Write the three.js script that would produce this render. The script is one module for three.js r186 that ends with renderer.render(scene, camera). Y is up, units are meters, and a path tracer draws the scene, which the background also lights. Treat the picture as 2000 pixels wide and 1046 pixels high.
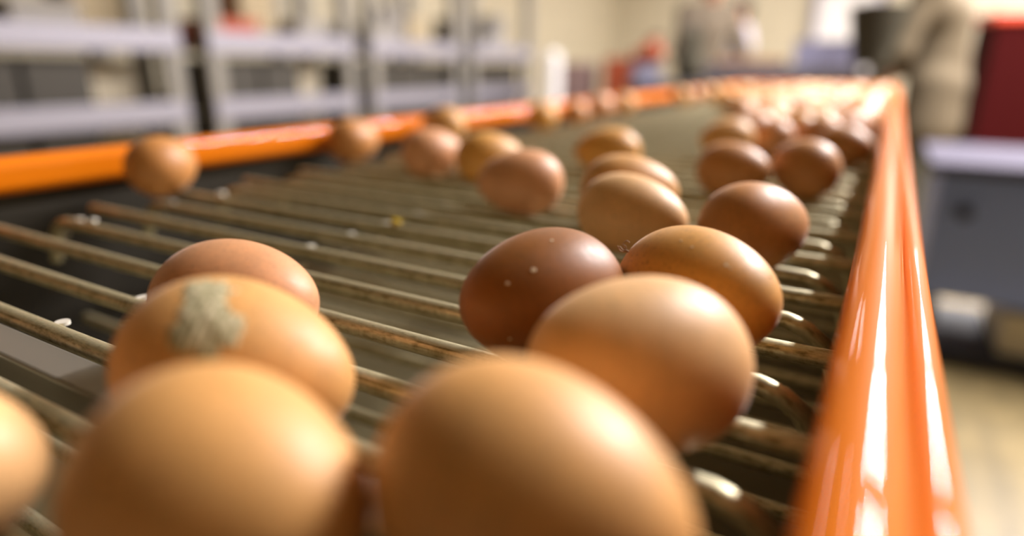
import * as THREE from 'three';
import { mergeGeometries, mergeVertices } from 'three/addons/utils/BufferGeometryUtils.js';
import { RoundedBoxGeometry } from 'three/addons/geometries/RoundedBoxGeometry.js';
import { MarchingCubes } from 'three/addons/objects/MarchingCubes.js';
import { RectAreaLightUniformsLib } from 'three/addons/lights/RectAreaLightUniformsLib.js';
import { createNoise3D } from 'simplex-noise';

// ---------------------------------------------------------------- camera, light, exposure
const scene = new THREE.Scene();
const FOCAL = 1235, CX = 1000, CY = 523;               // pixels, in the 2000 x 1046 frame
const camera = new THREE.PerspectiveCamera(2 * Math.atan(CY / FOCAL) * 180 / Math.PI, 2000 / 1046, 0.01, 60);
const EYE = new THREE.Vector3(0, 0.095, 0);
camera.position.copy(EYE);
camera.rotation.order = 'YXZ';
camera.rotation.set(-0.310, 0.522, 0.007);
camera.updateMatrixWorld(true);
camera.focus = 0.222;
camera.userData.fStop = 2.4;
scene.add(camera);

const renderer = new THREE.WebGLRenderer();
renderer.toneMapping = THREE.LinearToneMapping;
renderer.toneMappingExposure = 0.9;
renderer.shadowMap.enabled = true;
scene.background = new THREE.Color(0x000000);          // closed room, no sky
RectAreaLightUniformsLib.init();

const FLOOR = -0.9, CEIL = 2.35, XL = -4.3, XR = 3.8, ZF = -11, ZB = 10.5;
// ceiling fixtures: x, z, radiance
const LAMPS = [[1.15, -3.0, 400], [1.15, -5.1, 360], [1.15, -7.2, 220], [1.15, -9.3, 110], [-2.4, -5.0, 24], [-2.4, -9.2, 36]];
const LAMP_W = 0.2, LAMP_L = 1.8, LAMP_COLOR = new THREE.Color(1, 0.962, 0.965);

// ---------------------------------------------------------------- helpers
let seed = 7;
const rnd = (a = 1, b) => { seed = (seed * 1664525 + 1013904223) >>> 0; const t = seed / 4294967296; return b === undefined ? t * a : a + t * (b - a); };
const noise3 = createNoise3D(() => rnd());
const used = {};
const numbered = (n) => { const k = (used[n] = (used[n] ?? -1) + 1); return k ? n + '_' + String(k).padStart(3, '0') : n; };
const rayTo = (px, py) => new THREE.Vector3((px - CX) / FOCAL, -(py - CY) / FOCAL, -1).applyMatrix4(new THREE.Matrix4().extractRotation(camera.matrixWorld));
const at = (px, py, depth) => rayTo(px, py).multiplyScalar(depth).add(EYE);                 // depth along the lens axis
const onPlaneY = (px, py, y) => { const d = rayTo(px, py); return d.multiplyScalar((y - EYE.y) / d.y).add(EYE); };
function tag(o, label, category, group, kind) { Object.assign(o.userData, { label, category }); if (group) o.userData.group = group; if (kind) o.userData.kind = kind; return o; }
function shadows(o) { o.traverse((m) => { if (m.isMesh) m.castShadow = m.receiveShadow = true; }); return o; }
function thing(name, label, category, pos = [0, 0, 0], turn = 0, group) { const g = new THREE.Group(); g.name = numbered(name); g.position.set(...pos); g.rotation.y = turn; scene.add(g); return tag(g, label, category, group); }
function part(parent, name, geo, m) { const o = new THREE.Mesh(geo, m); o.name = name; o.castShadow = o.receiveShadow = true; parent.add(o); return o; }
function solo(name, geo, m, label, category, group) { const o = new THREE.Mesh(geo, m); o.name = numbered(name); o.castShadow = o.receiveShadow = true; scene.add(o); return tag(o, label, category, group); }
function struct(name, geo, m) { const o = new THREE.Mesh(geo, m); o.name = name; o.castShadow = o.receiveShadow = true; o.userData.kind = 'structure'; scene.add(o); return o; }
const box = (w, h, d, x = 0, y = 0, z = 0, r = 0) => (r ? new RoundedBoxGeometry(w, h, d, 2, r) : new THREE.BoxGeometry(w, h, d)).translate(x, y, z);
const cyl = (r, h, x = 0, y = 0, z = 0, n = 20, r2 = r) => new THREE.CylinderGeometry(r2, r, h, n).translate(x, y, z);
const bar = (a, b, r, n = 12) => { const A = new THREE.Vector3(...a), B = new THREE.Vector3(...b), d = B.clone().sub(A), g = new THREE.CylinderGeometry(r, r, d.length(), n); g.applyQuaternion(new THREE.Quaternion().setFromUnitVectors(new THREE.Vector3(0, 1, 0), d.clone().normalize())); const m = A.add(B).multiplyScalar(0.5); return g.translate(m.x, m.y, m.z); };
const merge = (...gs) => mergeGeometries(gs.map((g) => { const h = g.index ? g.toNonIndexed() : g; for (const k of Object.keys(h.attributes)) if (!['position', 'normal', 'uv'].includes(k)) h.deleteAttribute(k); return h; }));
function texture(w, h, f, srgb = true) { const d = new Uint8Array(w * h * 4); for (let y = 0; y < h; y++) for (let x = 0; x < w; x++) { const c = f(x / w, y / h), i = (y * w + x) * 4; for (let k = 0; k < 3; k++) d[i + k] = Math.max(0, Math.min(255, Math.round(c[k]))); d[i + 3] = 255; } const t = new THREE.DataTexture(d, w, h); t.wrapS = t.wrapT = THREE.RepeatWrapping; t.magFilter = THREE.LinearFilter; t.minFilter = THREE.LinearMipmapLinearFilter; t.generateMipmaps = true; if (srgb) t.colorSpace = THREE.SRGBColorSpace; t.needsUpdate = true; return t; }
// noise that wraps in u and v
const loop = (u, v, s, o = 0) => { const a = u * Math.PI * 2, b = v * Math.PI * 2; return 0.5 * (noise3(Math.cos(a) * s + o, Math.sin(a) * s, Math.cos(b) * s * 0.7 + o) + noise3(Math.sin(b) * s + 9 + o, Math.cos(b) * s, Math.sin(a) * s * 0.7 - o)); };
const std = (color, roughness, metalness = 0, extra = {}) => new THREE.MeshPhysicalMaterial({ color, roughness, metalness, ...extra });
const mottled = (r, g, b, amount, s, o) => texture(256, 256, (u, v) => { const n = loop(u, v, s, o) * 0.6 + loop(u, v, s * 3.1, o + 4) * 0.4; const k = 1 + n * amount; return [r * k, g * k, b * k]; });

// ---------------------------------------------------------------- materials
const concreteMap = mottled(120, 103, 66, 0.22, 3, 1); concreteMap.repeat.set(5, 7);
const wallMap = mottled(198, 187, 162, 0.05, 2, 2); wallMap.repeat.set(3, 2);
const M = {
  concrete: std(0xffffff, 0.55, 0, { map: concreteMap }),
  wall: std(0xffffff, 0.85, 0, { map: wallMap }),
  ceiling: std(0xb5b0a4, 0.9),
  skirting: std(0x8a8478, 0.7),
  orange: std(0xd87200, 0.6, 0, { specularIntensity: 0.15, clearcoat: 0.4, clearcoatRoughness: 0.03 }),
  catchTray: std(0x6f6446, 0.7),
  galv: std(0x9a97a2, 0.5, 0.55),
  galvDull: std(0x8c877f, 0.6, 0.4),
  darkSteel: std(0x38342d, 0.5, 0.6),
  blueSteel: std(0x8094d6, 0.45, 0.15),
  paleTop: std(0x4a4652, 0.9, 0, { specularIntensity: 0.3 }),
  tableGrey: std(0x6f6b74, 0.6, 0.3),
  darkPlastic: std(0x3a342b, 0.6),
  navy: std(0x23222c, 0.6),
  pulp: std(0xcdbd9f, 0.95),
  pulpGrey: std(0xa09a94, 0.95),
  cream: std(0xd8cdb8, 0.8),
  white: std(0xe6e2e0, 0.6),
  lilac: std(0x7c798e, 0.55),
  mauve: std(0x8e7470, 0.8),
  red: std(0x300202, 0.9, 0, { specularIntensity: 0.2 }),
  redTop: std(0xc23a14, 0.5),
  redOrange: std(0x8c3810, 0.5),
  redTray: std(0xb4553a, 0.6),
  tan: std(0xb88a60, 0.7),
  skin: std(0xb98062, 0.6),
  hair: std(0x1d1713, 0.7),
  khaki: std(0x5c5040, 0.9),
  khakiDark: std(0x3c3728, 0.9),
  brownTop: std(0x5a4d38, 0.9),
  navyCloth: std(0x1e2034, 0.9),
  whiteShirt: std(0xc2bccb, 0.85),
  trousers: std(0x3b3840, 0.9),
  shoe: std(0x1f1c1a, 0.6),
  fixture: std(0xe8e6e0, 0.6),
  lampGlow: new THREE.MeshStandardMaterial({ color: 0xffffff, emissive: LAMP_COLOR, emissiveIntensity: 3 }),
  yellow: std(0xd8b400, 0.5),
  shellFlake: std(0xe9e2d4, 0.45),
  speck: std(0xe6d3b4, 0.7),
  fluff: std(0xa58a70, 0.9),
};
// worn steel rods: bright wire with brown grime
const grime = (u, v) => { const a = loop(u * 1, v, 2.2, 3), b = loop(u, v, 7, 11), c = loop(u, v, 19, 5); return Math.max(0, Math.min(1, 0.45 + a * 0.5 + b * 0.3 + c * 0.2)); };
const rodMap = texture(512, 64, (u, v) => { const g = grime(u, v), k = g * g; return [216 - 98 * k, 207 - 100 * k, 174 - 102 * k]; });
const rodRough = texture(512, 64, (u, v) => { const g = grime(u, v); return [0, 92 + 84 * g, 235 - 100 * g]; }, false);
const rodBump = texture(512, 64, (u, v) => { const g = grime(u, v) * 255; return [g, g, g]; }, false);
M.rod = new THREE.MeshPhysicalMaterial({ color: 0xffffff, map: rodMap, roughness: 1, metalness: 1, roughnessMap: rodRough, metalnessMap: rodRough, bumpMap: rodBump, bumpScale: 0.00006 });
M.rodDirty = std(0x7d735a, 0.6, 0.5, { map: rodMap });
M.carrier = std(0x9c968c, 0.42, 0.7);
M.clip = std(0xd9d3c6, 0.35, 0.1);

// ---------------------------------------------------------------- setting
{
  const T = 0.2, w = XR - XL, d = ZB - ZF, h = CEIL - FLOOR, cx = (XL + XR) / 2, cz = (ZF + ZB) / 2, cy = (FLOOR + CEIL) / 2;
  struct('floor', box(w + 2 * T, T, d + 2 * T, cx, FLOOR - T / 2, cz), M.concrete);
  struct('ceiling', box(w + 2 * T, T, d + 2 * T, cx, CEIL + T / 2, cz), M.ceiling);
  struct('wall_left', box(T, h, d, XL - T / 2, cy, cz), M.wall);
  struct('wall_right', box(T, h, d, XR + T / 2, cy, cz), M.wall);
  struct('wall_far', box(w + 2 * T, h, T, cx, cy, ZF - T / 2), M.wall);
  struct('wall_near', box(w + 2 * T, h, T, cx, cy, ZB + T / 2), M.wall);
  struct('baseboard_far', box(w, 0.1, 0.02, cx, FLOOR + 0.05, ZF + 0.01), M.skirting);
  struct('baseboard_left', box(0.02, 0.1, d, XL + 0.01, FLOOR + 0.05, cz), M.skirting);
  struct('baseboard_right', box(0.02, 0.1, d, XR - 0.01, FLOOR + 0.05, cz), M.skirting);
}
for (const [x, z, power] of LAMPS) {
  const t = thing('ceiling_light', 'long white fluorescent ceiling fixture with a glowing diffuser', 'ceiling light', [x, CEIL, z], 0, 'fluorescent fixtures on the ceiling');
  part(t, 'housing', box(LAMP_W + 0.06, 0.07, LAMP_L + 0.06, 0, -0.035, 0, 0.012), M.fixture);
  part(t, 'diffuser', box(LAMP_W, 0.02, LAMP_L, 0, -0.078, 0), M.lampGlow);
  const l = new THREE.RectAreaLight(LAMP_COLOR, power, LAMP_W, LAMP_L);
  l.position.set(x, CEIL - 0.095, z); l.lookAt(x, FLOOR - 5, z); l.castShadow = true; l.name = 'fluorescent_light'; scene.add(l);
}

// ---------------------------------------------------------------- conveyor frame: orange tube rails
const PITCH = 0.325 * 0.095, ROD0 = 1.40 * 0.095, ROD_R = 0.0036, ZEND = -2.62, ZNEAR = 0.16, RAIL_Y = 0.0275, RAIL_R = 0.008, RAIL_H = 0.009, RAIL_L = -0.5, RAIL_RX = 0.0056;
{
  const f = thing('conveyor_frame', 'glossy orange tube frame of the egg conveyor with two long rails', 'conveyor frame', [0, 0, 0]);
  // rounded upright rail with a thin lip tube along its outer side
  const prof = new THREE.Shape(); prof.absarc(0, 0, RAIL_R, 0, Math.PI, false); prof.absarc(0, -RAIL_H, RAIL_R, Math.PI, Math.PI * 2, false); prof.closePath();
  const railGeo = new THREE.ExtrudeGeometry(prof, { depth: ZNEAR - ZEND, steps: 1, curveSegments: 40, bevelEnabled: false }).translate(0, RAIL_Y, ZEND);
  for (const x of [RAIL_L, RAIL_RX]) {
    const s = x < -0.2 ? -1 : 1;
    part(f, 'rail', railGeo, M.orange).position.x = x;
    part(f, 'rail_lip', bar([x + s * 0.0131, 0.019, ZNEAR], [x + s * 0.0131, 0.019, ZEND], 0.0045, 28), M.orange);
    part(f, 'side_plate', box(0.004, 0.15, ZNEAR - ZEND, x + s * 0.0045, RAIL_Y - 0.083, (ZNEAR + ZEND) / 2), M.darkSteel).userData.label = 'dark steel side plate under the rail';
    for (const z of [ZNEAR - 0.1, -1.25, ZEND + 0.1]) part(f, 'leg', box(0.035, FLOOR * -1 - 0.1, 0.035, x - s * 0.018, (FLOOR - 0.1) / 2, z, 0.004), M.darkSteel);
  }
  part(f, 'end_tube', bar([RAIL_L, RAIL_Y, ZEND], [RAIL_RX, RAIL_Y, ZEND], 0.011, 32), M.orange);
  part(f, 'end_tube', bar([RAIL_L, RAIL_Y, ZNEAR], [RAIL_RX, RAIL_Y, ZNEAR], RAIL_R, 32), M.orange);
  part(f, 'catch_tray', merge(box(RAIL_RX - RAIL_L - 0.004, 0.004, ZNEAR - ZEND - 0.06, (RAIL_L + RAIL_RX) / 2, -0.122, (ZNEAR + ZEND) / 2)), M.catchTray).userData.label = 'dusty olive catch tray under the belt';
  for (const z of [-0.5, -1.25, -2.0]) part(f, 'cross_member', box(RAIL_RX - RAIL_L, 0.03, 0.03, (RAIL_L + RAIL_RX) / 2, -0.14, z), M.darkSteel);
}
// ---------------------------------------------------------------- rod belt: every rod a part, alternate rods with bent-down ends
{
  const belt = thing('rod_conveyor_belt', 'worn steel rod belt carrying the eggs between the orange rails', 'conveyor belt', [0, 0, 0]);
  const XA = -0.462, XB = 0.002;
  const tube = (pts, r, n = 14) => {
    const V = pts.map((p) => new THREE.Vector3(...p)), path = new THREE.CurvePath();
    for (let i = 0; i < V.length - 1; i++) path.add(new THREE.LineCurve3(V[i], V[i + 1]));
    const g = new THREE.TubeGeometry(path, (V.length - 1) * 3, r, n, false), uv = g.attributes.uv, p = g.attributes.position;
    for (let i = 0; i < uv.count; i++) uv.setXY(i, p.getX(i) / 0.16, uv.getY(i));
    return g;
  };
  const arc = (x, s) => { const out = []; for (let i = 0; i <= 8; i++) { const a = i / 8 * 1.3, R = 0.022; out.push([x + s * R * Math.sin(a), -R * (1 - Math.cos(a)), 0]); } const e = out[8]; out.push([e[0] + s * 0.004, e[1] - 0.012, 0]); return out; };
  const straight = tube([[XA, 0, 0], [-0.3, 0, 0], [-0.15, 0, 0], [XB, 0, 0]], ROD_R);
  const bent = tube([...arc(XA + 0.03, -1).reverse(), [-0.3, 0, 0], [-0.15, 0, 0], ...arc(XB - 0.026, 1)], ROD_R);
  const lower = straight.clone();
  // small bright link that clamps each rod at the middle chain
  const clip = merge(cyl(0.0026, 0.0014, 0, 0.0012, -0.0055, 14), cyl(0.0022, 0.0014, 0.006, -0.005, 0.006, 12));
  const kMin = Math.ceil((-ZNEAR + 0.02 - ROD0) / PITCH), kMax = Math.floor((-ZEND - 0.03 - ROD0) / PITCH);
  for (let k = kMin; k <= kMax; k++) {
    const z = -(ROD0 + k * PITCH), r = part(belt, 'rod', k % 2 ? straight : bent, M.rod);
    r.position.set(0, -0.0006, z);
    for (const x of k % 2 ? [-0.259] : [-0.259, -0.43]) { const c = part(r, 'clip', clip, M.clip); c.position.set(x, 0, 0); }
  }
  const flat = part(belt, 'carrier_bar', box(XB - XA, 0.012, 0.014, (XA + XB) / 2, -0.0058, -(ROD0 - 1.40 * PITCH), 0.0018), M.carrier);
  flat.userData.label = 'wide flat carrier bar';
  for (let k = kMin; k <= kMax; k++) { const r = part(belt, 'return_rod', lower, M.rod); r.position.set(0, -0.075, -(ROD0 + (k + 0.4) * PITCH)); }
}
// ---------------------------------------------------------------- eggs: x, y, z, turn, tilt, length, width
const EGGS = [
[-0.0437,0.025,-0.139,3.9883,0.2217,0.0579,0.0442], [-0.0854,0.025,-0.1677,4.2415,0.0725,0.0563,0.0441], [-0.0439,0.0252,-0.1955,5.8114,0.1609,0.0566,0.0441],
[-0.1059,0.0217,-0.308,6.2331,-0.0636,0.0586,0.0417], [-0.0455,0.0229,-0.3096,0.9519,-0.0487,0.057,0.0426], [-0.1706,0.0212,-0.1203,0.2264,0.1512,0.0562,0.0431],
[-0.1281,0.023,-0.0883,0.3785,-0.116,0.0578,0.0453], [-0.0912,0.0216,-0.0571,0.1635,-0.0793,0.0544,0.045], [-0.0432,0.024,-0.0821,-0.011,-0.0627,0.0579,0.0448],
[-0.1531,0.0208,-0.027,0.7806,-0.0436,0.057,0.0431], [-0.4572,0.0227,-0.2768,1.956,0.0133,0.0566,0.0438], [-0.4676,0.0207,-0.4871,1.4085,0.02,0.0568,0.0441],
[-0.4584,0.0255,-0.6282,3.2614,-0.0224,0.0565,0.0442], [-0.3454,0.0199,-0.4571,1.0988,0.0112,0.0568,0.0439], [-0.2859,0.0201,-0.4572,0.7534,0.0282,0.0582,0.0443],
[-0.2046,0.0207,-0.3659,3.6998,0.0023,0.0581,0.0438], [-0.2164,0.0201,-0.5498,3.4955,0.0264,0.0609,0.0443], [-0.1248,0.0246,-0.3546,0.2885,0.0054,0.0577,0.0431],
[-0.093,0.0212,-0.4919,-0.0942,0.0369,0.054,0.042], [-0.0469,0.0245,-0.5106,2.35,0.1,0.056,0.0431], [-0.1388,0.0241,-0.6829,3.783,-0.0071,0.0565,0.0432],
[-0.456,0.021,-0.887,1.4382,0,0.0533,0.0434], [-0.456,0.0188,-1.0121,1.5317,0,0.0553,0.0417], [-0.456,0.0251,-1.1188,1.1193,0,0.056,0.0444],
[-0.456,0.0239,-1.2392,1.6626,0,0.0556,0.043], [-0.456,0.0241,-1.6414,1.6153,0,0.0573,0.043], [-0.456,0.0226,-1.7491,1.9162,0,0.0555,0.0439],
[-0.456,0.0243,-1.9291,1.6893,0,0.0546,0.0437], [-0.456,0.0241,-2.1155,1.7255,0,0.0549,0.0439], [-0.0315,0.0206,-0.7062,5.9593,0,0.0555,0.0432],
[-0.0582,0.0246,-0.7523,2.3904,0,0.0562,0.0434], [-0.0866,0.0249,-0.8096,1.9436,0,0.0569,0.0441], [-0.1017,0.0218,-0.7388,1.814,0,0.0546,0.0435],
[-0.1319,0.0242,-0.8127,4.3777,0,0.0534,0.0424], [-0.0388,0.0246,-0.8441,3.9328,0,0.0555,0.0432], [-0.0723,0.0239,-0.9128,5.091,0,0.0557,0.0444],
[-0.1498,0.0199,-0.8888,5.0348,0,0.0578,0.0436], [-0.0344,0.0223,-0.9782,2.138,0,0.0568,0.0443], [-0.0883,0.022,-0.9757,0.4258,0,0.0546,0.0415],
[-0.1398,0.0213,-0.9787,0.7639,0,0.0578,0.0429], [-0.0309,0.0239,-1.0339,4.0914,0,0.0535,0.0431], [-0.1046,0.0246,-1.0287,2.0969,0,0.0572,0.0432],
[-0.1538,0.024,-1.0283,2.0899,0,0.0565,0.0421], [-0.0308,0.0232,-1.0815,3.389,0,0.0536,0.0435], [-0.0899,0.0193,-1.0757,5.2984,0,0.0552,0.0422],
[-0.1458,0.0234,-1.0809,1.7069,0,0.055,0.0442], [-0.195,0.0209,-1.0766,1.063,0,0.0562,0.0437], [-0.0304,0.024,-1.1275,0.5615,0,0.0539,0.0438],
[-0.0837,0.0223,-1.1295,6.0523,0,0.0554,0.0417], [-0.1376,0.0208,-1.1332,5.2967,0,0.0572,0.0422], [-0.1921,0.0188,-1.1357,1.6761,0,0.0567,0.0418],
[-0.0316,0.0243,-1.1777,2.1579,0,0.0562,0.0436], [-0.1033,0.0235,-1.1757,4.7979,0,0.0536,0.043], [-0.1553,0.0237,-1.1867,1.9113,0,0.0556,0.0421],
[-0.0302,0.0233,-1.2371,4.8057,0,0.0568,0.0429], [-0.101,0.0201,-1.23,5.0214,0,0.0539,0.0436], [-0.2041,0.0194,-1.2281,5.7283,0,0.0574,0.0424],
[-0.0321,0.0198,-1.2893,0.1944,0,0.0559,0.0424], [-0.0872,0.0249,-1.2791,3.6079,0,0.0563,0.0443], [-0.1406,0.0213,-1.2869,3.0814,0,0.0545,0.0425],
[-0.1906,0.0243,-1.2738,2.4317,0,0.0579,0.0428], [-0.2402,0.0239,-1.2787,1.8259,0,0.0555,0.0422], [-0.1017,0.023,-1.3271,2.325,0,0.0571,0.0442],
[-0.1517,0.025,-1.3345,4.4803,0,0.0554,0.0442], [-0.2061,0.0222,-1.3252,5.5607,0,0.0553,0.0444], [-0.2571,0.024,-1.3356,5.2504,0,0.0553,0.0421],
[-0.0321,0.0242,-1.3734,5.0578,0,0.0575,0.0435], [-0.0929,0.0197,-1.384,5.0681,0,0.0531,0.0434], [-0.1434,0.0193,-1.3846,5.5921,0,0.0544,0.042],
[-0.194,0.0239,-1.3722,3.6278,0,0.0569,0.0426], [-0.2475,0.0214,-1.3875,4.3118,0,0.0541,0.0425], [-0.0294,0.025,-1.4285,4.1379,0,0.0568,0.0441],
[-0.0989,0.0225,-1.4383,4.5159,0,0.057,0.0421], [-0.1489,0.0237,-1.438,4.9253,0,0.0579,0.0442], [-0.1996,0.0239,-1.4247,1.9953,0,0.0575,0.0429],
[-0.0321,0.0221,-1.4806,0.2534,0,0.0562,0.0433], [-0.1924,0.0245,-1.4887,0.4076,0,0.0543,0.0433], [-0.2437,0.024,-1.4874,0.761,0,0.0533,0.0426],
[-0.0317,0.0243,-1.527,2.9656,0,0.0551,0.0435], [-0.0966,0.0222,-1.5341,1.5759,0,0.0531,0.0443], [-0.1446,0.0242,-1.5259,5.3418,0,0.053,0.0428],
[-0.2002,0.0186,-1.5374,0.4339,0,0.0577,0.0419], [-0.2552,0.0218,-1.5346,5.7455,0,0.0572,0.044], [-0.0287,0.025,-1.5826,5.1355,0,0.057,0.044],
[-0.1427,0.024,-1.5857,0.2737,0,0.0532,0.042], [-0.2432,0.025,-1.5877,6.276,0,0.053,0.0444], [-0.089,0.0226,-1.6231,0.8552,0,0.0558,0.0419],
[-0.191,0.0202,-1.631,3.6723,0,0.0576,0.0443], [-0.0324,0.0242,-1.6722,4.4773,0,0.0566,0.0433], [-0.0861,0.024,-1.6726,0.4849,0,0.0579,0.0428],
[-0.1391,0.0223,-1.6874,0.3698,0,0.0534,0.0435], [-0.1936,0.0249,-1.6794,5.8907,0,0.0535,0.0441], [-0.2459,0.0237,-1.6727,6.2214,0,0.0536,0.0422],
[-0.033,0.0246,-1.7363,2.9765,0,0.0576,0.0434], [-0.0966,0.0239,-1.733,6.1272,0,0.0569,0.043], [-0.1511,0.0242,-1.7334,0.7039,0,0.0568,0.0434],
[-0.2028,0.0231,-1.7322,0.9188,0,0.0566,0.0419], [-0.2555,0.0228,-1.7293,3.5355,0,0.0573,0.0432], [-0.2604,0.0218,-1.7817,5.9457,0,0.0565,0.044],
[-0.0323,0.0224,-1.823,0.4871,0,0.0533,0.0416], [-0.0949,0.0241,-1.836,2.3585,0,0.0579,0.0431], [-0.151,0.0229,-1.8382,2.4416,0,0.056,0.0419],
[-0.1998,0.0247,-1.8328,0.9833,0,0.0545,0.0435], [-0.2554,0.0238,-1.8307,0.6463,0,0.0579,0.0416], [-0.0313,0.0239,-1.8848,1.6222,0,0.0538,0.0445],
[-0.085,0.0236,-1.8854,2.377,0,0.0564,0.0435], [-0.2439,0.0214,-1.8802,0.515,0,0.0545,0.0437], [-0.1432,0.0243,-1.9257,2.0298,0,0.0531,0.0427],
[-0.1954,0.0238,-1.9221,3.1445,0,0.0534,0.0418], [-0.2515,0.0241,-1.9295,1.13,0,0.0578,0.0436], [-0.0315,0.0205,-1.9716,0.4863,0,0.0548,0.0435],
[-0.0856,0.0238,-1.984,2.9575,0,0.054,0.0417], [-0.1405,0.025,-1.9848,0.2003,0,0.0557,0.0441], [-0.194,0.0242,-1.9847,2.6005,0,0.0537,0.0423],
[-0.2446,0.0251,-1.9883,2.2234,0,0.0545,0.0445], [-0.0313,0.0242,-2.0235,1.8334,0,0.0575,0.0445], [-0.0987,0.0227,-2.0366,0.0916,0,0.0538,0.0441],
[-0.1535,0.0213,-2.0361,0.1447,0,0.0536,0.0421], [-0.2015,0.0215,-2.0372,1.7171,0,0.0562,0.0415], [-0.0355,0.0247,-2.0767,0.7656,0,0.0558,0.0435],
[-0.0956,0.0236,-2.0859,0.2897,0,0.0557,0.0436], [-0.2497,0.0243,-2.0781,0.4533,0,0.0553,0.0426], [-0.0334,0.0214,-2.1293,4.2996,0,0.0559,0.0417],
[-0.0875,0.0233,-2.1308,3.0031,0,0.0555,0.0441], [-0.1441,0.0239,-2.1357,3,0,0.0573,0.0426], [-0.196,0.0212,-2.127,1.918,0,0.056,0.0436],
[-0.2497,0.0216,-2.1278,4.7673,0,0.0532,0.0436], [-0.0335,0.0202,-2.1848,5.0106,0,0.0574,0.0433], [-0.0966,0.0229,-2.1788,2.5054,0,0.0539,0.0425],
[-0.1981,0.0221,-2.1807,4.0379,0,0.0547,0.0425], [-0.2581,0.0217,-2.1822,4.5811,0,0.0572,0.0431], [-0.0304,0.0243,-2.2375,3.7658,0,0.056,0.0436],
[-0.0875,0.0245,-2.2272,1.0559,0,0.0537,0.0441], [-0.1451,0.0224,-2.2224,4.257,0,0.0544,0.0431], [-0.1949,0.0237,-2.2286,0.3059,0,0.0576,0.0419],
[-0.2442,0.0241,-2.2374,4.5803,0,0.0561,0.0432], [-0.0305,0.0236,-2.2863,0.403,0,0.0539,0.0439], [-0.0956,0.0191,-2.2779,0.5521,0,0.0536,0.042],
[-0.1498,0.0213,-2.276,6.1366,0,0.0532,0.0434], [-0.2023,0.0197,-2.2771,1.8563,0,0.0551,0.042], [-0.0909,0.0248,-2.3264,3.9054,0,0.0542,0.0436],
[-0.1403,0.0244,-2.3314,1.7327,0,0.0561,0.0445], [-0.1869,0.0241,-2.3288,4.6299,0,0.0561,0.0427], [-0.2479,0.0249,-2.3273,1.7374,0,0.0548,0.044],
[-0.0352,0.0189,-2.372,4.7784,0,0.0565,0.0421], [-0.1008,0.0219,-2.3768,4.6629,0,0.0556,0.0422], [-0.1553,0.0247,-2.3843,4.8058,0,0.0536,0.0436],
[-0.1998,0.0242,-2.3829,4.7679,0,0.0557,0.0431], [-0.2581,0.0209,-2.3754,0.4635,0,0.0558,0.0417], [-0.0306,0.0223,-2.4279,4.1716,0,0.0578,0.043],
[-0.0985,0.0199,-2.4316,4.3017,0,0.0548,0.0426], [-0.1513,0.0207,-2.4367,2.0763,0,0.0546,0.0418], [-0.2041,0.0222,-2.4366,5.3325,0,0.0536,0.0444],
[-0.2597,0.0211,-2.4289,2.7519,0,0.0562,0.0417], [-0.0315,0.0233,-2.4876,2.4663,0,0.0575,0.0433], [-0.1019,0.0236,-2.4839,0.0191,0,0.0549,0.042],
[-0.2038,0.0225,-2.4898,1.2993,0,0.0557,0.0435], [-0.2545,0.0234,-2.4863,0.7233,0,0.0559,0.0427], [-0.33,0.0248,-1.55,3.7859,0,0.0557,0.044],
[-0.36,0.0203,-1.72,1.6071,0,0.055,0.0416], [-0.31,0.0237,-1.9,2.0622,0,0.056,0.0436], [-0.38,0.0248,-2.05,0.571,0,0.054,0.0438],
[-0.4,0.0207,-2.25,3.1845,0,0.0551,0.0433], [-0.34,0.0234,-2.3,1.0899,0,0.0533,0.0421], [-0.42,0.0202,-2.4,4.7069,0,0.0556,0.0421]];
const eggProfile = (u) => Math.sin(Math.acos(Math.max(-1, Math.min(1, u)))) * (1 - 0.16 * u);
let eggMax = 0; for (let i = 0; i <= 400; i++) eggMax = Math.max(eggMax, eggProfile(i / 200 - 1));
const eggR = (x, L, D) => eggProfile(x / (L / 2)) / eggMax * D / 2;
function eggSurface(dir, L, D) { let a = 0, b = L; for (let i = 0; i < 40; i++) { const t = (a + b) / 2, x = dir.x * t; if (Math.abs(x) < L / 2 && Math.hypot(dir.y, dir.z) * t < eggR(x, L, D)) a = t; else b = t; } return a; }
const unitEggs = {};
function eggGeometry(fine) {
  if (unitEggs[fine]) return unitEggs[fine];
  const n = fine ? 72 : 28, pts = [];
  for (let i = 0; i <= n; i++) { const a = Math.PI * i / n, u = -Math.cos(a); pts.push(new THREE.Vector2(Math.max(0, Math.sin(a) * (1 - 0.16 * u) / eggMax * 0.5), u * 0.5)); }
  const g = new THREE.LatheGeometry(pts, fine ? 96 : 36); g.rotateZ(-Math.PI / 2);          // axis along x, blunt end at -x
  return (unitEggs[fine] = g);
}
const eggTone = (r, g, b, o, spot) => texture(512, 256, (u, v) => {
  const big = loop(u, v, 1.1, o), mid = loop(u, v, 5, o + 3), fine = loop(u, v, 34, o + 8), dots = Math.max(0, loop(u, v, 15, o + 20) - 0.36) * 2;
  const k = 1 + big * 0.05 + mid * 0.035 + fine * 0.05 - dots * spot;
  return [r * k, g * (k - 0.015 * mid), b * (k - 0.03 * mid)];
});
const eggBump = texture(512, 256, (u, v) => { const n = 128 + loop(u, v, 40, 2) * 70 + loop(u, v, 16, 6) * 40; return [n, n, n]; }, false);
const eggRough = texture(256, 128, (u, v) => { const n = 132 + loop(u, v, 4, 21) * 20; return [0, n, 0]; }, false);
const eggMat = (r, g, b, o, spot = 0.25) => new THREE.MeshPhysicalMaterial({ map: eggTone(r, g, b, o, spot), roughness: 1, roughnessMap: eggRough, bumpMap: eggBump, bumpScale: 0.00006, sheen: 0.4, sheenRoughness: 0.5, sheenColor: 0xffeee6 });
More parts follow.
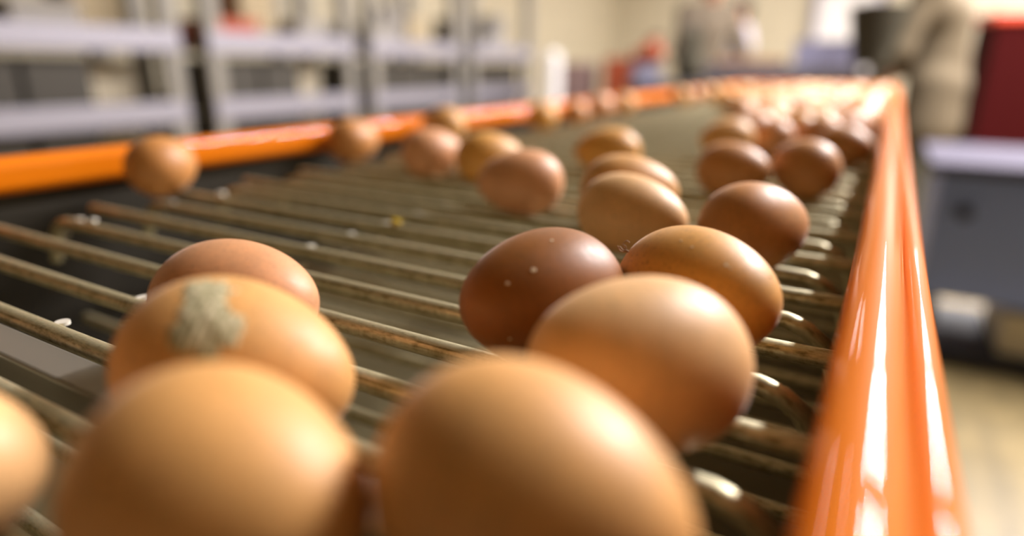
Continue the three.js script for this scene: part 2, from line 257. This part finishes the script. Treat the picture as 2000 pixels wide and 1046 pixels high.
const EM = { pale: eggMat(222, 173, 116, 1), tan: eggMat(213, 157, 92, 2), mid: eggMat(188, 127, 67, 3), dark: eggMat(142, 86, 28, 4, 0.15), pink: eggMat(206, 147, 102, 5), gold: eggMat(209, 149, 68, 6) };
const eggLabels = [
  ['pale', 'large pale tan egg in sharp view in front of the darkest brown egg'],
  ['dark', 'darkest brown egg with tiny white specks on its shell'],
  ['gold', 'golden brown egg with a wisp of fluff at its blunt end'],
  ['pale', 'pale egg lying just behind the fluff-marked golden egg, first of three in a line'],
  ['mid', 'glossy mid-brown egg beside the bent rod ends, behind the golden egg'],
  ['pink', 'pinkish tan egg peeping out behind the soiled egg'],
  ['tan', 'tan egg soiled with a grey-white dropping smear'],
  ['tan', 'big honey-coloured egg in front of the soiled egg'],
  ['tan', 'big tan egg in front of the large pale egg, beside the honey-coloured one'],
  ['pale', 'light yellowish egg cut by the picture edge beside the honey-coloured egg'],
  ['mid', 'brown egg alone against the far orange rail, beside the open end of the belt'],
  ['mid', 'second lone brown egg along the far orange rail'],
  ['tan', 'tan egg at the far orange rail behind the cluster of three'],
  ['pink', 'pinkish egg of the cluster of three, closest to the far rail'],
  ['gold', 'golden egg in the middle of the cluster of three'],
  ['pink', 'largest brown egg of the cluster of three, closest to the pale line'],
  ['gold', 'golden egg at the far end of the line of three eggs in mid-belt'],
  ['tan', 'tan egg in the middle of the line of three eggs in mid-belt'],
  ['mid', 'brown egg with a pale crescent sheen in front of the crowd, beside a tilted egg'],
  ['mid', 'tilted brown egg beside the bent rod ends in front of the crowd'],
  ['tan', 'tan egg standing off from the crowd behind the crescent-lit brown egg'],
];
const eggObjects = EGGS.map(([x, y, z, turn, tilt, L, D], i) => {
  const keys = ['tan', 'mid', 'pink', 'pale', 'gold', 'mid'];
  const [tone, label] = eggLabels[i] ?? [keys[Math.floor(rnd(6))], x < -0.42 ? 'brown egg in the row lying along the far orange rail' : 'brown egg in the dense crowd at the far end of the belt'];
  const group = eggLabels[i] ? 'single eggs on the rod belt' : x < -0.42 ? 'eggs in a row along the far rail' : 'crowd of eggs at the far end of the belt';
  const o = new THREE.Mesh(eggGeometry(i < 21 ? 1 : 0), EM[tone]); o.name = numbered('egg'); o.castShadow = o.receiveShadow = true;
  o.position.set(x, y, z); o.rotation.order = 'YZX'; o.rotation.set(i * 1.7, turn, tilt); o.scale.set(L, D, D);
  scene.add(o); o.updateMatrixWorld(true);
  return tag(o, label, 'egg', group);
});
const caster = new THREE.Raycaster();
function hitEgg(i, px, py) { caster.set(EYE, rayTo(px, py).normalize()); return caster.intersectObject(eggObjects[i], false)[0]?.point; }
// a raised blotch that follows the shell of egg i: rim(angle) in metres, height(s) above the shell
function blotch(i, point, rim, height, name, m, label) {
  const [, , , , , L, D] = EGGS[i], e = eggObjects[i], c = e.worldToLocal(point.clone()).multiply(new THREE.Vector3(L, D, D)), n0 = c.clone().normalize();
  const t1 = new THREE.Vector3(0, 1, 0).cross(n0).normalize(), t2 = n0.clone().cross(t1), NR = 9, NA = 40, pos = [], idx = [];
  for (let r = 0; r <= NR; r++) for (let a = 0; a < NA; a++) {
    const th = a / NA * Math.PI * 2, s = r / NR, q = c.clone().addScaledVector(t1, Math.cos(th) * rim(th) * s).addScaledVector(t2, Math.sin(th) * rim(th) * s), d = q.normalize();
    const R = eggSurface(d, L, D) + (r === NR ? -0.0002 : height(s, th));
    pos.push(d.x * R / L, d.y * R / D, d.z * R / D);
  }
  for (let r = 0; r < NR; r++) for (let a = 0; a < NA; a++) { const b = (a + 1) % NA, p = r * NA + a, q = r * NA + b; idx.push(p, p + NA, q, q, p + NA, q + NA); }
  const g = new THREE.BufferGeometry(); g.setAttribute('position', new THREE.Float32BufferAttribute(pos, 3)); g.setAttribute('uv', new THREE.Float32BufferAttribute(pos.filter((_, k) => k % 3 !== 2).map((v) => v * 3), 2)); g.setIndex(idx); g.computeVertexNormals();
  const o = part(e, name, g, m); if (label) o.userData.label = label; return o;
}
{
  const dropMap = texture(128, 128, (u, v) => { const n = loop(u, v, 3, 31) * 0.6 + loop(u, v, 9, 33) * 0.5; return [176 + n * 130, 165 + n * 120, 128 + n * 120]; });
  M.dropping = std(0xffffff, 0.8, 0, { map: dropMap });
  const wob = (s0, amp, o) => (th) => s0 * (1 + amp * noise3(Math.cos(th) * 1.4 + o, Math.sin(th) * 1.4, o) + amp * 0.5 * noise3(Math.cos(th) * 4 + o, Math.sin(th) * 4, o + 2));
  const up = (h, o) => (s, th) => h * (0.6 + 0.6 * noise3(Math.cos(th) * s * 2.5 + o, Math.sin(th) * s * 2.5, 3)) * (1 - s * s * 0.6);
  blotch(6, hitEgg(6, 398, 640), wob(0.0078, 0.3, 1), up(0.0005, 1), 'dropping_smear', M.dropping, 'grey-white dropping smear');
  blotch(6, hitEgg(6, 400, 572), wob(0.0066, 0.45, 7), up(0.0004, 5), 'dropping_smear', M.dropping, 'grey-white dropping smear');
  for (const [px, py, s] of [[1042, 527, 0.0007], [991, 553, 0.00048], [996, 661, 0.0004], [1078, 470, 0.0004]]) blotch(1, hitEgg(1, px, py), wob(s, 0.4, px), () => 0.00018, 'white_speck', M.speck);
  for (const [px, py, s] of [[1418, 518, 0.0005], [1426, 524, 0.0003], [1352, 482, 0.00035], [1505, 541, 0.0003], [1330, 470, 0.0003]]) blotch(2, hitEgg(2, px, py), wob(s, 0.4, px), () => 0.00012, 'shell_pimple', py === 541 ? M.hair : M.speck);
  // a wisp of down stuck to the golden egg
  const p0 = hitEgg(2, 1228, 492), p = p0 ? [p0] : [], curls = [];
  if (p.length) {
    const right = new THREE.Vector3(1, 0, 0).applyQuaternion(camera.quaternion), up3 = new THREE.Vector3(0, 1, 0);
    for (const pts of [[[0, 0], [-1.5, 1.2], [-2.2, 3], [-1, 4], [0.3, 3.4]], [[0, 0], [-2, 0.6], [-3.6, 1.8], [-4.2, 1]], [[0, 0], [-1.6, 0], [-3.2, 0.2], [-4.4, 2.2]], [[-1, 1], [-1.2, 2.2], [-2.8, 2.6]]])
      curls.push(new THREE.TubeGeometry(new THREE.CatmullRomCurve3(pts.map(([a, b], k) => p0.clone().addScaledVector(right, a * 0.0009).addScaledVector(up3, b * 0.0009 + 0.0002).add(new THREE.Vector3(0, 0, 0.0004 * Math.sin(k * 2))))), 16, 0.00022, 5));
    solo('down_wisp', merge(...curls), M.fluff, 'curled wisp of brown down caught on the golden egg', 'feather');
  }
  // crumbs on the belt
  const crumb = (px, py, s, m, label, o) => { const g = mergeVertices(new THREE.IcosahedronGeometry(s, 1).deleteAttribute('uv').deleteAttribute('normal')), q = g.attributes.position; for (let k = 0; k < q.count; k++) { const v = new THREE.Vector3().fromBufferAttribute(q, k), w = 1 + 0.35 * noise3(v.x / s + o, v.y / s, v.z / s); q.setXYZ(k, v.x * w * 1.4, v.y * w * 0.55, v.z * w); } g.computeVertexNormals(); const c = solo('crumb', g, m, label, 'crumb'); const w = onPlaneY(px, py, ROD_R + s * 0.3), k = Math.round((-w.z - ROD0) / PITCH); c.position.set(w.x, ROD_R + s * 0.45, -(ROD0 + k * PITCH)); return c; };
  crumb(748, 441, 0.0026, M.yellow, 'small bright yellow crumb on a belt rod', 1);
  crumb(440, 378, 0.0026, M.shellFlake, 'pale shell crumb on the belt beside the far rail', 2);
  crumb(222, 424, 0.0022, M.shellFlake, 'pale shell crumb on the belt close to the lone egg at the rail', 3);
}

// ---------------------------------------------------------------- people
function skinned(bones, cell, k = 0.03) {
  const lo = new THREE.Vector3(1e9, 1e9, 1e9), hi = lo.clone().negate();
  for (const [a, b, ra, rb] of bones) for (const [p, r] of [[a, ra], [b, rb]]) { lo.min(new THREE.Vector3(...p).subScalar(r)); hi.max(new THREE.Vector3(...p).addScalar(r)); }
  const c = lo.clone().add(hi).multiplyScalar(0.5), side = Math.max(hi.x - lo.x, hi.y - lo.y, hi.z - lo.z) + cell * 6, n = Math.min(112, Math.ceil(side / cell)), mc = new MarchingCubes(n, M.skin, false, false, 120000);
  mc.isolation = 0;
  const h = side / 2, d = (p, b) => { const [A, B, ra, rb] = b, bx = B[0] - A[0], by = B[1] - A[1], bz = B[2] - A[2], px = p[0] - A[0], py = p[1] - A[1], pz = p[2] - A[2], l = bx * bx + by * by + bz * bz, t = l ? Math.max(0, Math.min(1, (px * bx + py * by + pz * bz) / l)) : 0; return Math.hypot(px - bx * t, py - by * t, pz - bz * t) - (ra + (rb - ra) * t); };
  for (let z = 0; z < n; z++) for (let y = 0; y < n; y++) for (let x = 0; x < n; x++) {
    const p = [c.x + (x - n / 2) / (n / 2) * h, c.y + (y - n / 2) / (n / 2) * h, c.z + (z - n / 2) / (n / 2) * h];
    let s = 1e3; for (const b of bones) { const e = d(p, b), q = Math.max(0, k - Math.abs(s - e)) / k; s = Math.min(s, e) - q * q * k * 0.25; }
    mc.field[z * n * n + y * n + x] = -s;
  }
  mc.update();
  const g = new THREE.BufferGeometry(), m = mc.count * 3;
  const P = mc.positionArray.slice(0, m), N = mc.normalArray.slice(0, m);
  for (let i = 0; i < m; i += 3) { P[i] = P[i] * h + c.x; P[i + 1] = P[i + 1] * h + c.y; P[i + 2] = P[i + 2] * h + c.z; }
  g.setAttribute('position', new THREE.BufferAttribute(P, 3)); g.setAttribute('normal', new THREE.BufferAttribute(N, 3)); g.setAttribute('uv', new THREE.BufferAttribute(new Float32Array(mc.count * 2), 2));
  return g;
}
// standing figure facing local +z; lean bends the trunk forward; hands: local targets
function person(pos, turn, scale, lean, handL, handR, wear, label) {
  const t = thing('person', label, 'person', pos, turn); t.scale.setScalar(scale);
  const tilt = ([x, y, z]) => { const dy = y - 0.95, c = Math.cos(lean), s = Math.sin(lean); return [x, 0.95 + dy * c - z * s, z * c + dy * s]; };
  const hipL = [0.09, 0.92, 0], hipR = [-0.09, 0.92, 0], shL = tilt([0.19, 1.41, 0]), shR = tilt([-0.19, 1.41, 0]), neck = tilt([0, 1.47, 0]), chest = tilt([0, 1.25, 0]), belly = tilt([0, 1.05, 0.01]), head = tilt([0, 1.63, 0.03]);
  const elbow = (s, h) => { const m = s.map((v, i) => (v + h[i]) / 2); return [m[0] + Math.sign(s[0]) * 0.09, m[1] - 0.1, m[2] - 0.05]; };
  const elL = elbow(shL, handL), elR = elbow(shR, handR);
  const legs = (g) => [[hipL, [0.1, 0.5, 0.02], 0.09 + g, 0.06 + g], [[0.1, 0.5, 0.02], [0.1, 0.09, -0.02], 0.06 + g, 0.042 + g], [hipR, [-0.1, 0.5, 0.02], 0.09 + g, 0.06 + g], [[-0.1, 0.5, 0.02], [-0.1, 0.09, -0.02], 0.06 + g, 0.042 + g]];
  const torso = (g) => [[[0.06, 0.93, 0], [-0.06, 0.93, 0], 0.11 + g, 0.11 + g], [belly, chest, 0.125 + g, 0.135 + g], [tilt([0.08, 1.3, 0]), tilt([-0.08, 1.3, 0]), 0.115 + g, 0.115 + g], [shL, shR, 0.065 + g, 0.065 + g], [[0, 0.95, 0], belly, 0.12 + g, 0.125 + g]];
  const arms = (g) => [[shL, elL, 0.052 + g, 0.042 + g], [elL, handL, 0.04 + g, 0.03 + g], [shR, elR, 0.052 + g, 0.042 + g], [elR, handR, 0.04 + g, 0.03 + g]];
  const nose = tilt([0, 1.615, 0.125]);
  const face = [[head, tilt([0, 1.66, 0.005]), 0.085, 0.09], [tilt([0, 1.57, 0.055]), head, 0.055, 0.075], [neck, tilt([0, 1.56, 0.02]), 0.055, 0.052], [tilt([0, 1.645, 0.108]), nose, 0.009, 0.015], [tilt([0.082, 1.64, 0.02]), tilt([0.082, 1.6, 0.02]), 0.014, 0.012], [tilt([-0.082, 1.64, 0.02]), tilt([-0.082, 1.6, 0.02]), 0.014, 0.012]];
  const hands = [];
  for (const [e, h] of [[elL, handL], [elR, handR]]) {
    const d = new THREE.Vector3(...h).sub(new THREE.Vector3(...e)).normalize(), sx = new THREE.Vector3(0, 1, 0).cross(d).normalize(), dn = d.clone().cross(sx).normalize().multiplyScalar(-1), P = (a, b, c) => new THREE.Vector3(...h).addScaledVector(d, a).addScaledVector(sx, b).addScaledVector(dn, c).toArray();
    hands.push([h, P(0.08, 0, 0), 0.03, 0.032]);
    [0.075, 0.085, 0.078, 0.06].forEach((l, i) => { const b = (i - 1.5) * 0.021; hands.push([P(0.08, b, 0), P(0.08 + l * 0.55, b * 1.1, -0.012), 0.0095, 0.009], [P(0.08 + l * 0.55, b * 1.1, -0.012), P(0.08 + l * 0.85, b * 1.1, -0.04), 0.009, 0.0078]); });
    hands.push([P(0.025, -0.03, 0), P(0.06, -0.058, -0.015), 0.012, 0.01], [P(0.06, -0.058, -0.015), P(0.09, -0.055, -0.03), 0.01, 0.009]);
  }
  const bodyGeo = merge(skinned([...torso(-0.012), ...arms(-0.012), ...legs(-0.012), [chest, neck, 0.09, 0.055], ...face.slice(0, 3)], 0.022), skinned(face, 0.007, 0.012), ...[hands.slice(0, 11), hands.slice(11)].map((b) => skinned(b, 0.004, 0.008)));
  part(t, 'body', bodyGeo, M.skin);
  for (const s of [-1, 1]) part(t, 'eye', new THREE.SphereGeometry(0.013, 12, 8).translate(...tilt([s * 0.034, 1.645, 0.098])), M.white);
  part(t, 'mouth', new THREE.CapsuleGeometry(0.007, 0.035, 4, 8).rotateZ(Math.PI / 2).translate(...tilt([0, 1.555, 0.106])), M.redTray);
  part(t, 'hair', skinned([[tilt([0, 1.69, -0.01]), tilt([0, 1.66, -0.045]), 0.092, 0.085], [tilt([0, 1.66, -0.045]), tilt([0, 1.57, -0.055]), 0.08, 0.05], [tilt([0.05, 1.72, 0.03]), tilt([-0.05, 1.72, 0.03]), 0.055, 0.055]], 0.01), M.hair);
  const cut = (a, b, f) => a.map((v, i) => v + (b[i] - v) * f);
  part(t, wear.topName, skinned([...torso(0.012), [chest, cut(chest, neck, 0.9), 0.13, 0.075], ...[[shL, elL, 0.066, 0.056], [elL, cut(elL, handL, 0.88), 0.055, 0.045], [shR, elR, 0.066, 0.056], [elR, cut(elR, handR, 0.88), 0.055, 0.045]], ...(wear.long ? [[[0.07, 0.93, 0], [0.08, 0.72, 0], 0.12, 0.13], [[-0.07, 0.93, 0], [-0.08, 0.72, 0], 0.12, 0.13]] : [])], 0.022), wear.top);
  if (wear.collar) part(t, 'scarf', new THREE.TorusGeometry(0.085, 0.04, 10, 20).rotateX(Math.PI / 2 - 0.2).translate(...tilt([0, 1.46, 0.005])), wear.collar);
  part(t, 'trousers', skinned([...legs(0.012), [[0.06, 0.93, 0], [-0.06, 0.93, 0], 0.118, 0.118]], 0.022), wear.bottom);
  for (const s of [-1, 1]) part(t, 'shoe', skinned([[[s * 0.1, 0.045, -0.05], [s * 0.105, 0.035, 0.14], 0.045, 0.035], [[s * 0.1, 0.1, -0.03], [s * 0.1, 0.05, -0.03], 0.05, 0.045]], 0.008), M.shoe);
  return t;
}
const floorPoint = (px, depth) => { const p = at(px, 127, depth); return [p.x, FLOOR, p.z]; };
// turn that makes local +z look from a to b
const facing = (a, b) => Math.atan2(b[0] - a[0], b[2] - a[2]);
{
  const a = floorPoint(1368, 5.2), b = floorPoint(1448, 7.2), c = floorPoint(1838, 3.25);
  person(a, facing(a, [0, 0, 0]) + 0.5, 1, 0.12, [0.22, 1.0, 0.36], [-0.2, 0.98, 0.36], { topName: 'shirt', top: M.khaki, bottom: M.khakiDark, long: false }, 'person in a khaki shirt working beyond the end of the conveyor');
  person(b, facing(b, [0, 0, 0]) - 1.3, 0.97, 0.1, [0.2, 0.98, 0.3], [-0.2, 0.98, 0.3], { topName: 'shirt', top: M.whiteShirt, bottom: M.trousers, long: false }, 'person in a white shirt and dark trousers behind the khaki one');
  person(c, -1.9, 0.98, 0.14, [0.16, 0.98, 0.26], [-0.16, 0.98, 0.26], { topName: 'coat', top: M.brownTop, bottom: M.khakiDark, collar: M.navyCloth, long: true }, 'person in a long brown work coat with a navy scarf beside the red cabinet');
}

// ---------------------------------------------------------------- left: galvanised tray trolleys parallel to the belt
const TX = -2.62;                                        // front face of the trolleys
function trolley(z1, z0, label) {                        // z1 nearer, z0 farther
  const w = z1 - z0, t = thing('tray_trolley', label, 'trolley', [TX - 0.3, FLOOR, (z0 + z1) / 2], 0, 'galvanised trolleys along the wall');
  for (const x of [-0.27, 0.27]) for (const s of [-1, 1]) part(t, 'post', box(0.06, 1.5, 0.075, x, 0.83, s * (w / 2 - 0.05), 0.004), M.galvDull);
  for (const y of [0.22, 0.52, 0.795, 1.085]) {
    part(t, 'front_beam', box(0.03, 0.09, w - 0.03, 0.29, y, 0, 0.004), M.galv); part(t, 'rear_beam', box(0.03, 0.075, w - 0.03, -0.29, y, 0, 0.004), M.galv);
    part(t, 'shelf', box(0.54, 0.012, w - 0.1, 0, y - 0.012, 0), M.darkSteel);
  }
  for (const x of [-0.27, 0.27]) for (const s of [-1, 1]) { const wheel = part(t, 'castor', cyl(0.04, 0.03, 0, 0, 0, 18).rotateX(Math.PI / 2), M.navy); wheel.position.set(x, 0.04, s * (w / 2 - 0.05)); }
  return t;
}
function crate(x, y, z, w, h, d, m, label, group, name = 'crate') {
  const t = thing(name, label, 'crate', [x, y, z], 0, group);
  part(t, 'base', box(w, 0.012, d, 0, 0.006, 0), m);
  for (const s of [-1, 1]) { part(t, 'side', box(0.012, h - 0.012, d, s * (w / 2 - 0.006), h / 2 + 0.006, 0), m); part(t, 'end', box(w - 0.024, h - 0.012, 0.012, 0, h / 2 + 0.006, s * (d / 2 - 0.006)), m); }
  part(t, 'rim', merge(box(w + 0.016, 0.02, 0.018, 0, h - 0.01, d / 2), box(w + 0.016, 0.02, 0.018, 0, h - 0.01, -d / 2), box(0.018, 0.02, d + 0.016, w / 2, h - 0.01, 0), box(0.018, 0.02, d + 0.016, -w / 2, h - 0.01, 0)), m);
  return t;
}
function trayStack(x, y, z, n, m, label, group, w = 0.29) {
  const t = thing('egg_tray_stack', label, 'egg trays', [x, y, z], 0, group);
  const cells = [box(w, 0.004, w, 0, 0.03, 0)]; for (let i = 0; i < 5; i++) for (let j = 0; j < 5; j++) cells.push(cyl(0.018, 0.045, (i - 2) * w * 0.19, 0.022, (j - 2) * w * 0.19, 6, 0.026));
  const g = merge(...cells);
  for (let i = 0; i < n; i++) { const q = part(t, 'tray', g, m); q.position.set(rnd(-0.006, 0.006), i * 0.024, rnd(-0.006, 0.006)); q.rotation.y = rnd(-0.03, 0.03); }
  return t;
}
{
  const edges = [[-0.82, -1.76], [-1.86, -2.80], [-2.90, -3.84], [-3.94, -4.88]];
  const what = ['loaded with dark crates, beside the open floor', 'with a red box on its top shelf', 'with grey tray stacks on top', 'at the end of the row beside the white post'];
  edges.forEach(([a, b], i) => trolley(a, b, 'galvanised steel tray trolley ' + what[i]));
  const Y = (h) => FLOOR + h + 0.001;
  const which = ['the trolley beside the open floor', 'the trolley with the red crate on top', 'the trolley with grey tray stacks', 'the trolley beside the white post'];
  edges.forEach(([a, b], i) => {
    const w = a - b, xs = TX - 0.3, room = w - 0.19, cw = room / 3;
    [[0.514, 'second'], [0.789, 'third']].forEach(([lvl, shelf]) => {
      for (let k = 0; k < 3; k++) {
        const z = b + 0.095 + cw * (k + 0.5);
        if (i < 2 && k === 0) trayStack(xs, Y(lvl), z, 8, M.cream, 'cream egg trays on the ' + shelf + ' shelf of ' + which[i], 'cream tray stacks inside the trolleys', cw - 0.03);
        else crate(xs, Y(lvl), z, 0.44, 0.225, cw - 0.025, M.darkPlastic, 'dark crate on the ' + shelf + ' shelf of ' + which[i], 'dark crates on the trolley shelves');
      }
    });
    for (let k = 0; k < 3; k++) {
      const z = b + 0.095 + cw * (k + 0.5), top = Y(1.079);
      if (i === 1 && k === 2) crate(xs + 0.02, top, z, 0.44, 0.11, cw - 0.025, M.redTray, 'flat red crate on the top shelf of a trolley', null, 'red_crate');
      else if ((i + k) % 3 === 1) crate(xs, top, z, 0.44, 0.13, cw - 0.025, M.pulpGrey, 'grey crate on the top shelf of ' + which[i], 'grey crates on the top shelves');
      else trayStack(xs, top, z, 8 + ((i * 3 + k * 2) % 6), (i + k) % 2 ? M.pulpGrey : M.pulp, ((i + k) % 2 ? 'grey' : 'tan') + ' egg trays on the top shelf of ' + which[i], 'tray stacks on the top shelves', cw - 0.03);
    }
  });
}

// ---------------------------------------------------------------- far side of the hall
{
  const stand = (px, depth) => floorPoint(px, depth);
  const post = stand(1080, 4.9), t = thing('bollard', 'white round post standing at the end of the trolley row', 'post', post);
  part(t, 'shaft', cyl(0.065, 1.04, 0, 0.52, 0, 24), M.white); part(t, 'cap', new THREE.SphereGeometry(0.065, 20, 10, 0, Math.PI * 2, 0, Math.PI / 2).translate(0, 1.04, 0), M.white); part(t, 'foot', cyl(0.1, 0.02, 0, 0.01, 0, 24), M.galv);
  const p2 = stand(1128, 5.6);
  for (let i = 0; i < 4; i++) { const b = thing('cardboard_box', ['lowest', 'second', 'third', 'topmost'][i] + ' mauve cardboard box of the stack beside the red-orange locker', 'box', [p2[0], FLOOR + i * 0.255, p2[2]], 0.1 * (i % 2), 'mauve boxes in a stack'); part(b, 'carton', box(0.29, 0.25, 0.29, 0, 0.126, 0, 0.004), M.mauve); part(b, 'tape', box(0.05, 0.003, 0.291, 0, 0.2525, 0), M.tan); }
  const p3 = stand(1210, 5.5), lk = thing('locker', 'red-orange steel locker beside the mauve boxes', 'locker', p3, 0.4);
  part(lk, 'body', box(0.26, 1.02, 0.3, 0, 0.55, 0, 0.008), M.redOrange); part(lk, 'door', box(0.22, 0.92, 0.012, 0, 0.55, 0.154, 0.004), M.redOrange); part(lk, 'handle', box(0.015, 0.1, 0.02, 0.08, 0.6, 0.168, 0.004), M.galv); part(lk, 'plinth', box(0.24, 0.045, 0.28, 0, 0.0225, 0), M.navy);
  const p4 = stand(1310, 4.1), bench = thing('bench', 'low navy work bench in front of the khaki person', 'bench', p4, 0.522);
  part(bench, 'top', box(0.5, 0.05, 0.34, 0, 0.875, 0, 0.006), M.navy); part(bench, 'apron', box(0.46, 0.12, 0.3, 0, 0.79, 0), M.navy);
  for (const x of [-0.21, 0.21]) for (const z of [-0.13, 0.13]) part(bench, 'leg', box(0.05, 0.73, 0.05, x, 0.365, z), M.darkSteel);
  const q = at(1262, 127, 4.1); crate(q.x, FLOOR + 0.901, q.z, 0.16, 0.1, 0.18, M.lilac, 'lilac plastic crate on the navy bench', null, 'lilac_crate').rotation.y = 0.522;
  const rb = thing('red_bag', 'crumpled red bag lying on the lilac crate', 'bag', [q.x, FLOOR + 1.002, q.z], 0.5);
  part(rb, 'sack', skinned([[[-0.05, 0.05, 0], [0.05, 0.07, 0.02], 0.05, 0.06], [[0.02, 0.12, 0], [0.05, 0.14, 0], 0.04, 0.03]], 0.008), M.redOrange); part(rb, 'knot', new THREE.TorusGeometry(0.025, 0.012, 8, 14).rotateX(1.4).translate(0.05, 0.17, 0), M.red);

  const rk = at(1346, 127, 4.1), bag = thing('rucksack', 'dark olive rucksack standing on the navy bench beside the red bag', 'rucksack', [rk.x, FLOOR + 0.908, rk.z], 0.522);
  part(bag, 'sack', skinned([[[0, 0.085, 0], [0, 0.26, 0], 0.08, 0.065], [[0.02, 0.085, 0], [-0.02, 0.085, 0], 0.08, 0.08]], 0.01), M.khakiDark); part(bag, 'pocket', box(0.09, 0.1, 0.04, 0, 0.1, 0.075, 0.012), M.khakiDark); part(bag, 'carry_loop', new THREE.TorusGeometry(0.03, 0.007, 8, 18).translate(0, 0.33, 0), M.navy);

  // packing table across the end of the belt
  const tb = thing('packing_table', 'grey steel packing table across the far end of the conveyor', 'table', [-0.66, FLOOR, -4.9], 0);
  part(tb, 'top', box(0.95, 0.04, 0.6, 0, 0.94, 0, 0.006), M.tableGrey); part(tb, 'apron', box(0.91, 0.16, 0.02, 0, 0.84, 0.27), M.tableGrey); part(tb, 'shelf', box(0.85, 0.03, 0.5, 0, 0.3, 0), M.galvDull);
  part(tb, 'rim', box(0.95, 0.05, 0.02, 0, 0.985, 0.29), M.tableGrey);
  for (const x of [-0.43, 0.43]) for (const z of [-0.25, 0.25]) part(tb, 'leg', box(0.05, 0.92, 0.05, x, 0.46, z), M.galvDull);
  crate(-0.88, FLOOR + 0.961, -4.9, 0.4, 0.09, 0.34, M.tan, 'shallow tan crate on the packing table', null, 'tan_crate');
  crate(-0.42, FLOOR + 0.961, -4.9, 0.34, 0.2, 0.34, M.lilac, 'tall lilac crate on the packing table beside the tan one', null, 'lilac_crate');

  // white door and frame in the far wall
  const dr = rayTo(1640, 127), d1 = dr.multiplyScalar(ZF / dr.z).add(EYE), door = new THREE.Group(); door.name = 'door_1'; door.userData.kind = 'structure'; door.position.set(d1.x, FLOOR, ZF); scene.add(door);
  part(door, 'leaf', box(0.8, 2.05, 0.05, 0, 1.03, 0.03, 0.004), M.white); part(door, 'frame', merge(box(0.07, 2.12, 0.1, -0.435, 1.06, 0.05), box(0.07, 2.12, 0.1, 0.435, 1.06, 0.05), box(0.94, 0.07, 0.1, 0, 2.11, 0.05)), M.lilac); part(door, 'handle', bar([0.3, 1.0, 0.09], [0.2, 1.0, 0.09], 0.01), M.galv);

  // dark crates held by the person in the brown coat
  const dc = stand(1700, 2.85), rack = thing('crate_stand', 'dark olive steel stand beside the person in the brown coat', 'stand', dc, 0.5);
  part(rack, 'column', box(0.1, 0.95, 0.1, 0, 0.495, 0), M.darkSteel); part(rack, 'foot', box(0.3, 0.02, 0.3, 0, 0.01, 0), M.darkSteel);
  part(rack, 'hopper', new THREE.CylinderGeometry(0.13, 0.08, 0.26, 4).rotateY(Math.PI / 4).translate(0, 1.13, 0), M.khakiDark);

  // red cabinet
  const rc = stand(2035, 4.3), cab = thing('red_cabinet', 'dark red cabinet with a bright orange-red lid behind the steel bench', 'cabinet', rc, 0.15);
  part(cab, 'body', box(0.74, 1.24, 0.5, 0, 0.67, 0, 0.01), M.red); part(cab, 'lid', box(0.78, 0.06, 0.54, 0, 1.32, 0, 0.012), M.redTop); part(cab, 'plinth', box(0.66, 0.05, 0.44, 0, 0.025, 0), M.navy); part(cab, 'handle', box(0.2, 0.02, 0.03, 0.2, 1.0, 0.265, 0.006), M.darkSteel);

  // blue-grey steel cabinet bench to the right
  const bp = onPlaneY(1733, 650, FLOOR), sb = thing('steel_cabinet', 'blue-grey steel cabinet on legs with a pale worktop beside the conveyor', 'cabinet', [bp.x + 0.55, FLOOR, bp.z - 0.05], 0);
  part(sb, 'body', box(1.0, 0.42, 0.6, 0, 0.46, 0, 0.01), M.blueSteel); part(sb, 'worktop', box(1.08, 0.035, 0.68, 0, 0.69, 0, 0.006), M.paleTop);
  for (const x of [-0.46, 0.46]) for (const z of [-0.25, 0.25]) part(sb, 'leg', box(0.05, 0.25, 0.05, x, 0.125, z), M.navy);
  part(sb, 'lower_shelf', box(0.96, 0.03, 0.56, 0, 0.04, 0), M.navy); { const k = thing('carton', 'cream carton on the lower shelf of the blue-grey cabinet', 'carton', [bp.x + 0.62, FLOOR + 0.0555, bp.z - 0.05], 0); part(k, 'box', box(0.6, 0.15, 0.42, 0, 0.075, 0, 0.005), M.cream); part(k, 'flap_tape', box(0.6, 0.002, 0.05, 0, 0.151, 0), M.tan); } part(sb, 'knob', cyl(0.022, 0.03, 0, 0, 0, 16).rotateX(Math.PI / 2).translate(-0.42, 0.55, 0.315), M.navy);
}
renderer.render(scene, camera);
